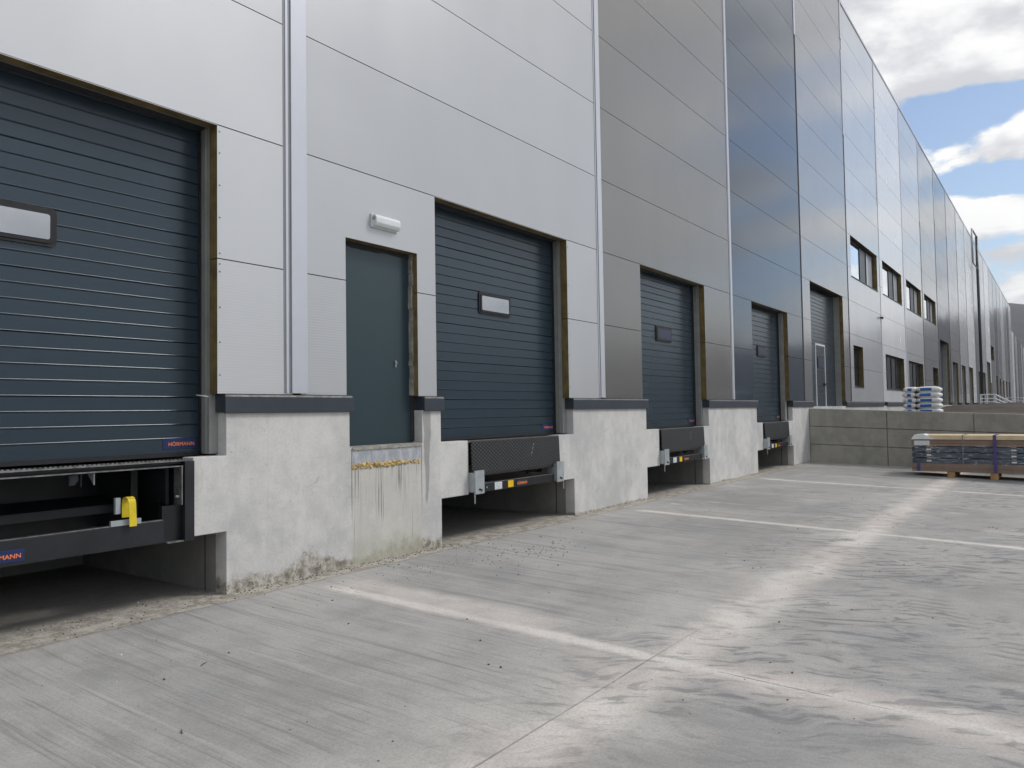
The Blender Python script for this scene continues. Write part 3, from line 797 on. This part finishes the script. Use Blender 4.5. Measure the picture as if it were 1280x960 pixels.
b = MB(); b.prism_x([(.05, 1.18), (.16, 1.18), (.05, 1.09)], 3.04, 3.048, 'galv'); b.prism_x([(.05, 1.18), (.10, 1.18), (.05, 1.08)], 2.94, 2.948, 'black_steel')
b.build('gusset', L1)
b = MB(); b.prism_y([(2.90, 1.17), (3.00, 1.17), (2.94, 1.09), (2.90, 1.09)], .15, .16, 'anthracite'); b.build('gusset', L1)

# --- roof ladder / riser
b = MB()
b.cyl((81.0, -.3, 1.4), (81.0, -.3, 16.95), .12, 'anthracite', 10)
b.cyl((77.2, -.25, 14.0), (77.2, -.25, 16.95), .07, 'galv', 8)
b.cyl((77.2, -.25, 16.95), (81.0, -.3, 16.95), .07, 'galv', 8); b.cyl((77.2, -.25, 14.0), (81.0, -.3, 14.0), .05, 'galv', 8)
b.build('roof_ladder', W)

# ------------------------------------------------------------------ things on the wall
lm = empty('wall_lamp', (6.24, 0, 3.80))
tag(lm, 'small white oblong lamp fixed to the silver wall above the plain dark door', 'lamp')
b = MB(); b.box(-.21, .21, -.022, -.001, -.08, .075, 'white_plastic', bev=.006); b.build('base', lm)
b = MB()
pr = [(-.022, -.072), (-.062, -.064), (-.082, -.03), (-.082, .03), (-.062, .060), (-.022, .068)]
b.prism_x(pr, -.195, .195, 'lamp_lens'); lo = b.build('diffuser', lm)
bv = lo.modifiers.new('b', 'BEVEL'); bv.width = .008; bv.segments = 3
b = MB()
for s in (-.19, .19): b.box(s-.008, s+.008, -.066, -.02, .0, .035, 'frame_grey')
b.build('clip', lm)

cm = empty('security_camera', (35.75, 0, 5.42)); cm.scale = (.6, .22, .6); tag(cm, 'small dark bracketed fitting on the wall seam between the first two upper windows', 'camera')
b = MB(); b.box(-.09, .09, -.05, -.02, -.09, .09, 'black_steel', bev=.01); b.cyl((0, -.05, 0), (0, -.28, -.02), .03, 'black_steel'); b.build('bracket', cm)
b = MB(); b.box(-.12, .12, -.55, -.25, -.10, .05, 'black_steel', bev=.03); b.build('housing', cm)

# ------------------------------------------------------------------ second building beyond
W2 = empty('warehouse', (146, 1.0, 0)); tag(W2, 'farther grey hall beyond the end of the long warehouse', 'warehouse')
cyc = [BLUEG, PALE, MIDG, WHITEC, GREYB, PALE, BLUEG, MIDG]
for i in range(26):
    b = MB(); x0 = i*6.2
    b.box(x0+.04, x0+6.16, 0, .4, 0, 15.0, cyc[i % 8]); 
    b.box(x0-.04, x0+.04, .02, .4, 0, 15.0, 'dark_gap')
    b.build('wall_cladding', W2)
    if i % 2 == 0:
        b = MB(); b.box(x0+1.6, x0+4.6, -.02, .02, 1.2, 4.4, 'anthracite'); b.build('loading_door', W2)
b = MB(); b.box(-.04, 161.2, .41, 50, 0, 14.95, 'dark_gap'); b.build('roof_block', W2)

# ------------------------------------------------------------------ ground
SL = .029
b = MB()
xs = [-20, -8, 0] + [i*3. for i in range(1, 8)] + [24.02]; ys = [2.7, .8, 0, -.25, -1, -2, -3, -4, -6, -9, -14, -20, -30]
def gz(y): return SL*min(0, y)
grid = [[b.bm.verts.new((x, y, gz(y))) for y in ys] for x in xs]
k = b.mi(YARD)
for i in range(len(xs)-1):
    for j in range(len(ys)-1):
        b.bm.faces.new([grid[i][j], grid[i][j+1], grid[i+1][j+1], grid[i+1][j]]).material_index = k
g = b.build('yard_pavement'); tag(g, kind='structure')
if g.data.polygons[0].normal.z < 0: g.data.flip_normals()
b = MB()
b.face([(-2500, -2500, -1.1), (2500, -2500, -1.1), (2500, 2500, -1.1), (-2500, 2500, -1.1)], 'far_ground'); tag(b.build('ground'), kind='structure')
# raised ground behind the retaining wall
def heap(x, y):
    h = 1.22
    d = math.exp(-(((x-45)/14)**2)) * (1/(1+math.exp((y+1.3)*2.4)))
    n = mnoise.fractal(Vector((x*.55, y*.55, 0)), 1., 2., 5)
    h += d*(.43+.16*n)
    h += .03*mnoise.noise(Vector((x*2, y*2, 3)))
    return h
b = MB(); k = b.mi('soil')
xs = [24.36+i*.5 for i in range(90)] + [70+i*8 for i in range(50)]
ys = [.0-.35*j for j in range(46)] + [-18-6*j for j in range(8)]
grid = [[b.bm.verts.new((x, y, heap(x, y))) for y in ys] for x in xs]
for i in range(len(xs)-1):
    for j in range(len(ys)-1):
        b.bm.faces.new([grid[i][j], grid[i][j+1], grid[i+1][j+1], grid[i+1][j]]).material_index = k
g = b.build('raised_terrain', recalc=False); tag(g, kind='structure')
if g.data.polygons[0].normal.z < 0: g.data.flip_normals()

# retaining wall, three courses of long blocks
RW = empty('retaining_wall', (24.02, 0, 0)); tag(RW, 'low grey concrete retaining wall of three courses standing square to the warehouse', 'wall')
def rtop(y): return 1.60+y*.043
yb = [0, -2.13, -4.26, -6.4, -8.5, -10.6, -12.8]
for r in range(3):
    for j in range(len(yb)-1):
        b = MB(); g_ = .007
        y0, y1 = yb[j]-g_, yb[j+1]+g_
        def lv(y, q): base = gz(y)-.12 if q == 0 else 0; return base if q == 0 else gz(y)+(rtop(y)-gz(y))*q/3
        z00, z01 = lv(y0, r)+(g_ if r else 0), lv(y1, r)+(g_ if r else 0); z10, z11 = lv(y0, r+1)-(g_ if r < 2 else 0), lv(y1, r+1)-(g_ if r < 2 else 0)
        A = [(0, y0, z00), (0, y1, z01), (0, y1, z11), (0, y0, z10)]
        va = [b.bm.verts.new(p_) for p_ in A]; vb = [b.bm.verts.new((.30, p_[1], p_[2])) for p_ in A]
        k = b.mi(CONCB)
        fs = [b.bm.faces.new(va), b.bm.faces.new(vb[::-1])] + [b.bm.faces.new([va[i], vb[i], vb[(i+1) % 4], va[(i+1) % 4]]) for i in range(4)]
        for f in fs: f.material_index = k
        o = b.build('wall_block', RW); bv = o.modifiers.new('b', 'BEVEL'); bv.width = .014; bv.segments = 2
b = MB(); b.prism_x([(-.02, -.3), (-12.8, -.6), (-12.8, 1.04), (-.02, 1.57)], .05, .29, CONCD); b.build('wall_joint_fill', RW)

# ------------------------------------------------------------------ stack of sheets on bearers
PS = empty('board_stack', (21.30, -3.12, 0), R_(-1.0)); tag(PS, 'long strapped stack of brown and blue boards on timber bearers before the retaining wall', 'board stack')
Lb = 6.2; Wd = 1.15
def lay(y0, y1, z0, z1, m, name, x0=0., x1=Wd, bev=.004, lab=None):
    b = MB(); b.box(x0, x1, -y1, -y0, z0, z1, m, bev=bev); o = b.build(name, PS)
    if lab: tag(o, lab)
    return o
lay(.02, Lb, .02, .10, 'brown_board', 'bottom_board'); lay(.02, Lb, .104, .215, 'brown_board', 'bottom_board')
for i in range(3):
    z0 = .22+i*.14
    lay(.03, Lb, z0, z0+.115, 'blue_board', 'blue_panel')
    for yy in (.35, 2.1, 4.0): lay(yy, yy+.10, z0+.116, z0+.139, 'timber', 'spacer', -.004, .3, .002); 
for yy in (.35, 2.1, 4.0):
    for i in range(3): lay(yy, yy+.10, .26+i*.14, .295+i*.14, 'white_plastic', 'edge_block', -.012, -.001, .002)
lay(.02, Lb, .642, .70, 'brown_board', 'upper_board'); lay(.02, Lb, .704, .79, 'brown_board', 'upper_board')
lay(.10, Lb, .80, .90, 'plywood', 'top_sheet', -.04, Wd+.02)
lay(.0, Lb, .793, .799, 'grey_strap', 'slip_sheet', -.01, Wd)
b = MB(); b.prism_x([(-.02, .80), (-.10, .915), (-.30, .93), (-.55, .81)], -.05, .4, 'bag_white'); b.box(-.014, -.008, -.42, -.08, .655, .77, 'sticker_white'); b.build('wrap_corner', PS)
for yy, ww, m in ((1.12, .02, 'grey_strap'), (1.75, .065, 'purple_strap'), (3.9, .065, 'purple_strap')):
    b = MB(); b.box(-.05, -.044, -yy-ww, -yy, .02, .906, m); b.box(-.05, Wd+.03, -yy-ww, -yy, .907, .911, m); b.build('strap', PS)
b = MB(); b.box(-.012, -.006, -.20, -.13, .02, .22, 'purple_strap'); b.build('strap', PS)
b = MB(); NN = 60
for i in range(NN):
    for j in range(6):
        pts = []
        for (a, c_) in ((i, j), (i+1, j), (i+1, j+1), (i, j+1)):
            y = -.1-5.9*a/NN; z = .2+.46*c_/6
            pts.append((-.022+.012*mnoise.noise(Vector((y*2.2, z*7, 0))), y, z))
        b.face(pts, 'film')
bmesh.ops.remove_doubles(b.bm, verts=b.bm.verts, dist=.0005); b.build('wrap_film', PS, smooth=True)
b = MB(); 
for j, yy in enumerate((-3.97, -4.86)):
    b = MB(); b.box(21.22, 22.5, yy-.09, yy+.07, SL*yy+.002, .016, 'timber', bev=.006)
    o = b.build('timber_bearer'); tag(o, ['timber bearer under the board stack, the one nearer the warehouse', 'timber bearer under the board stack, the one farther from the warehouse'][j], 'timber block', 'bearers under the board stack')

# ------------------------------------------------------------------ bags on a pallet behind the wall
PL = empty('wooden_pallet', (25.0, -2.43, 1.25)); tag(PL, 'wooden pallet under the bag stack behind the retaining wall, nearly hidden', 'pallet')
b = MB()
for i in range(6): b.box(.02+i*.20, .02+i*.20+.14, -.95, 0, .118, .14, 'timber')
b.build('deck', PL)
b = MB()
for yy in (-.95, -.5, -.1): b.box(0, 1.2, yy, yy+.1, 0, .117, 'timber')
b.build('runner', PL)
ordn = ['bottom', 'second lowest', 'middle', 'second highest', 'top']
def bag(x0, x1, y0, y1, z0, z1, lab, ends):
    b = MB(); nx, ny, nz = 8, 8, 4
    q = bmesh.ops.create_cube(b.bm, size=2.)
    bmesh.ops.subdivide_edges(b.bm, edges=b.bm.edges[:], cuts=5, use_grid_fill=True)
    cx, cy, cz = (x0+x1)/2, (y0+y1)/2, (z0+z1)/2; sx, sy, sz = (x1-x0)/2, (y1-y0)/2, (z1-z0)/2
    off = Vector((random.random()*20, random.random()*20, 0))
    for v in b.bm.verts:
        x, y, z = v.co; e = 1-.55*max(abs(x)**6, abs(y)**6)*.9
        zz = z*e
        sh = 1-.05*abs(z)**3
        p_ = Vector((x*sx*sh, y*sy*sh, zz*sz*1.04)); p_ += Vector((1, 1, .6))*mnoise.noise(p_*6+off)*.012
        v.co = p_
    w_ = b.mi('bag_white'); bl = b.mi('bag_blue'); ye = b.mi('bag_yellow')
    for f in b.bm.faces:
        f.smooth = True; c = f.calc_center_median(); f.material_index = w_
        if c.x < -sx*.85:
            if ends:
                if -.12 < c.y-(.0) < .16 and abs(c.z) < sz*.75: f.material_index = bl
                elif .16 <= c.y < .24: f.material_index = ye
            elif abs(c.y+.0) < .06 and abs(c.z) < sz*.5: f.material_index = bl
    o = b.build('cement_bag', None, (cx, cy, cz), recalc=False)
    tag(o, lab, 'bag', 'bags stacked behind the retaining wall')
random.seed(5)
for l in range(5):
    z0 = 1.392+l*.158; j = random.uniform(-.015, .015)
    bag(25.0, 25.38, -2.75+j, -2.42+j, z0, z0+.158, 'white bag with its end out, %s layer of the stack, on the warehouse side' % ordn[l], False)
    bag(25.0, 25.38, -3.36+j, -2.76+j, z0, z0+.158, 'white bag with blue print, %s layer of the stack, on the yard side' % ordn[l], True)
    bag(25.39, 25.95, -3.34, -2.90, z0, z0+.156, 'white bag in the rear row of the stack, %s layer, on the yard side' % ordn[l], False)
    bag(25.39, 25.95, -2.89, -2.45, z0, z0+.156, 'white bag in the rear row of the stack, %s layer, on the warehouse side' % ordn[l], False)

# ------------------------------------------------------------------ outside stairs far along the wall
def stairs(x, zp, y1, y2, lab):
    S = empty('outdoor_stairs', (x, 0, 1.2)); tag(S, lab, 'stairs', 'white railed stairs along the far wall')
    b = MB(); b.box(0, 1.4, y1, -.3, -.0, zp, 'pit'); b.build('landing', S)
    n = 5; b = MB()
    for i in range(n):
        a = y1+(y2-y1)*i/n; c_ = y1+(y2-y1)*(i+1)/n; b.box(0, 1.4, c_, a-.002, 0, max(.05, zp*(1-(i+.5)/n)), 'pit')
    b.build('steps', S)
    for xx in (0, 1.4):
        b = MB()
        for h in (.35, .65, 1.0):
            b.cyl((xx, -.3, zp+h), (xx, y1, zp+h), .04, 'white_paint', 6); b.cyl((xx, y1, zp+h), (xx, y2, max(.03, h-.66)), .05, 'white_paint', 6)
        for yy in (-.3, y1/2, y1): b.cyl((xx, yy, zp-.05), (xx, yy, zp+1.), .035, 'white_paint', 6)
        ym = (y1+y2)/2; b.cyl((xx, ym, zp*.4), (xx, ym, zp/2+.9), .035, 'white_paint', 6); b.cyl((xx, y2, 0), (xx, y2, .36), .035, 'white_paint', 6)
        b.build('railing', S)
stairs(79, .35, -1.35, -3.05, 'nearer flight of outdoor steps with white railings against the far warehouse wall')
stairs(112, .25, -2.2, -4.2, 'farther flight of outdoor steps with white railings, beyond the first flight')

# ------------------------------------------------------------------ loose grit and twigs on the slab
b = MB(); random.seed(21)
def stone(x, y, r):
    m = Matrix.Translation((x, y, gz(y)+r*.35)) @ Matrix.Rotation(random.random()*6, 4, 'Z') @ Matrix.Diagonal((1, random.uniform(.6, 1), random.uniform(.4, .8), 1))
    q = bmesh.ops.create_icosphere(b.bm, subdivisions=1, radius=r, matrix=m); k = b.mi('stone' if random.random() < .75 else 'crack_pale')
    for v in q['verts']:
        v.co += Vector((random.uniform(-1, 1), random.uniform(-1, 1), random.uniform(-.5, .5)))*r*.25
        for f in v.link_faces: f.material_index = k
for i in range(260): stone(random.uniform(4.3, 7.4), -abs(random.gauss(0, .10))-.005, random.uniform(.003, .012))
for i in range(150): stone(random.gauss(6.3, .7), -.75+random.gauss(0, .25), random.uniform(.003, .007))
for i in range(170): stone(random.gauss(7.6, .5), -1.1+random.gauss(0, .3), random.uniform(.003, .010))
for i in range(330): stone(random.uniform(1.5, 17), -random.uniform(.1, 5.5), random.choice((.004, .005, .006, .010)))
for i in range(120): stone(random.uniform(10.3, 13), -abs(random.gauss(0, .05))-.004, random.uniform(.003, .010))
for i in range(160): stone(random.uniform(.8, 4.3), random.uniform(-.25, .4), random.uniform(.003, .010))
tag(b.build('gravel', recalc=False), kind='stuff', label='fine grit and small stones scattered on the concrete yard', cat='gravel')
for i, (x, y, a, L_) in enumerate(((3.02, -1.5, .5, .075), (2.35, -2.35, 1.1, .06))):
    b = MB(); b.cyl((-L_/2, 0, .004), (0, .004, .006), .0035, 'stone', 5); b.cyl((0, .004, .006), (L_/2, -.002, .004), .0035, 'stone', 5, .002)
    o = b.build('twig', None, (x, y, gz(y))); o.rotation_euler.z = a
    tag(o, ['short dark twig on the slab before the first dock pit, nearer the wall', 'short dark twig at the bottom left of the slab, farther from the wall'][i], 'twig')

# ------------------------------------------------------------------ hills on the horizon
def hill_strip(name, az0, az1, dist, hf, depth):
    b = MB(); k = b.mi('hill'); n = int((az1-az0)*1.2)+6; rows = 10; g_ = []
    for i in range(n+1):
        az = R_(az0+(az1-az0)*i/n); H = hf(az0+(az1-az0)*i/n); col = []
        edge = min(1, i/3, (n-i)/3)
        for j in range(rows+1):
            t_ = j/rows; prof = math.sin(math.pi*min(1, t_*1.0))**.8
            rr_ = dist+depth*t_
            h_ = (H*prof*(1+.10*mnoise.noise(Vector((az*30, t_*3, 1)))))*edge-1.2
            col.append(b.bm.verts.new((rr_*math.cos(az), rr_*math.sin(az), h_)))
        g_.append(col)
    for i in range(n):
        for j in range(rows):
            f = b.bm.faces.new([g_[i][j], g_[i+1][j], g_[i+1][j+1], g_[i][j+1]]); f.material_index = k; f.smooth = True
    o = b.build(name); tag(o, kind='structure')
hill_strip('hills', -60, 60, 900, lambda a: 142+12*mnoise.noise(Vector((a*.09, 0, 5)))-min(32, max(0, -a-3)*3), 900)
hill_strip('hills', -200, -62, 1100, lambda a: 85+24*mnoise.noise(Vector((a*.05, 4, 5))), 800)

# ------------------------------------------------------------------ air
hm = bpy.data.materials.new('haze'); hm.use_nodes = True; hn = hm.node_tree
for n_ in list(hn.nodes):
    if n_.type != 'OUTPUT_MATERIAL': hn.nodes.remove(n_)
pv = hn.nodes.new('ShaderNodeVolumePrincipled'); pv.inputs['Color'].default_value = (.80, .86, .95, 1); pv.inputs['Density'].default_value = .00022
hn.links.new(pv.outputs[0], next(n_ for n_ in hn.nodes if n_.type == 'OUTPUT_MATERIAL').inputs['Volume'])
MATS['haze'] = hm
b = MB(); b.box(-2600, 2600, -2600, 2600, -2.2, 165, 'haze'); hz = b.build('haze'); tag(hz, kind='stuff', label='thin pale haze that softens the distant hills', cat='haze')

# ------------------------------------------------------------------ camera
def cam():
    cd = bpy.data.cameras.new('camera'); co = bpy.data.objects.new('camera', cd); COL.objects.link(co)
    Rm = ((0.5835056016186174, 0.02114150730502237, 0.811833880512859), (-0.8119611303932961, 0.03427057626829401, 0.5827045995465281), (-0.015502761371317961, -0.9991889532371295, 0.0371631553928517))
    M = Matrix(((Rm[0][0], -Rm[0][1], -Rm[0][2], 0), (Rm[1][0], -Rm[1][1], -Rm[1][2], -6.25), (Rm[2][0], -Rm[2][1], -Rm[2][2], 1.615), (0, 0, 0, 1)))
    co.matrix_world = M
    cd.sensor_width = 36; cd.lens = 27; cd.clip_start = .05; cd.clip_end = 6000
    sc.camera = co
cam()

# ------------------------------------------------------------------ light
sun_dir = Vector((.62, -.66, .95)).normalized()     # towards the sun
el = math.asin(sun_dir.z); az = math.atan2(sun_dir.x, sun_dir.y)
ld = bpy.data.lights.new('sun', 'SUN'); ld.energy = 1.5; ld.angle = R_(14); ld.color = (1, .965, .92)
lo = bpy.data.objects.new('sun', ld); COL.objects.link(lo); lo.rotation_euler = sun_dir.to_track_quat('Z', 'Y').to_euler()
w = bpy.data.worlds.new('World'); sc.world = w; w.use_nodes = True
t = NT(w.node_tree); bgd = w.node_tree.nodes['Background']; out = w.node_tree.nodes['World Output']
sky = t.add('ShaderNodeTexSky', sky_type='NISHITA'); sky.sun_disc = False; sky.sun_elevation = el; sky.sun_rotation = az
sky.air_density = 1.; sky.dust_density = 1.0; sky.ozone_density = 1.2
t.l.new(sky.outputs[0], bgd.inputs['Color']); bgd.inputs['Strength'].default_value = .135
d = t.coords('Generated'); dx_, dy_, dz_ = t.sep(d)[:3]
zz = t.m('MAXIMUM', dz_, .0)
inv = t.m('DIVIDE', 1., t.m('ADD', zz, .11))
cv = t.comb(t.m('MULTIPLY', dx_, 4.2), t.m('MULTIPLY', dy_, 4.2), t.m('MULTIPLY', dz_, 10.))
CO = (27.0, 7.3, 0)
cvo = t.vadd(cv, CO)
n1 = t.noise(cvo, 1., 10, .56, .15)
n2 = t.noise(t.vadd(cvo, (.06, -.06, .26)), 1., 10, .56, .15)
# cloud decks: openings between the banks seen low over the roof line
az_ = t.m('ARCTAN2', dy_, dx_)
wv_ = t.m('MULTIPLY', t.m('SUBTRACT', t.noise(t.comb(az_, 0, 0), 6., 2), .5), .05)
bias = 0.
for (ez, wd, am) in ((.315, .026, .11), (.240, .018, .10), (.180, .012, .08)):
    b_ = t.rng(t.m('ABSOLUTE', t.m('SUBTRACT', t.m('ADD', dz_, wv_), ez)), wd*1.3, wd*.3, 0, am)
    bias = t.m('ADD', bias, b_)
lowband = t.m('MULTIPLY', bias, t.m('MULTIPLY', t.rng(az_, .9, .4), t.rng(az_, -.9, -.4)))
full = t.m('MULTIPLY', t.rng(dz_, .36, .44, 0, .10), t.m('MULTIPLY', t.rng(az_, .5, .2), t.rng(az_, -.5, -.2)))
nn = t.m('ADD', t.m('SUBTRACT', n1, lowband), full)
nn = t.m('ADD', nn, .035)
cov = t.rng(nn, .455, .52)
shade = t.rng(t.m('SUBTRACT', n1, n2), -.10, .10)
thick = t.rng(nn, .52, .74)
cc = t.mix(shade, (.62, .63, .665), (1.0, .995, .985))
cc = t.mix(t.m('MULTIPLY', thick, .22), cc, (.74, .745, .77))
bg2 = t.add('ShaderNodeBackground'); t.put(bg2.inputs['Color'], cc); bg2.inputs['Strength'].default_value = 1.07
ms = t.add('ShaderNodeMixShader'); t.put(ms.inputs[0], cov); t.l.new(bgd.outputs[0], ms.inputs[1]); t.l.new(bg2.outputs[0], ms.inputs[2])
t.l.new(ms.outputs[0], out.inputs[0])

sc.view_settings.view_transform = 'Standard'; sc.view_settings.look = 'None'; sc.view_settings.exposure = .06; sc.view_settings.gamma = 1
sc.cycles.max_bounces = 4; sc.cycles.diffuse_bounces = 3; sc.cycles.glossy_bounces = 3; sc.cycles.volume_bounces = 0; sc.cycles.use_adaptive_sampling = True; sc.cycles.adaptive_threshold = .02; sc.cycles.caustics_reflective = False; sc.cycles.use_denoising = True
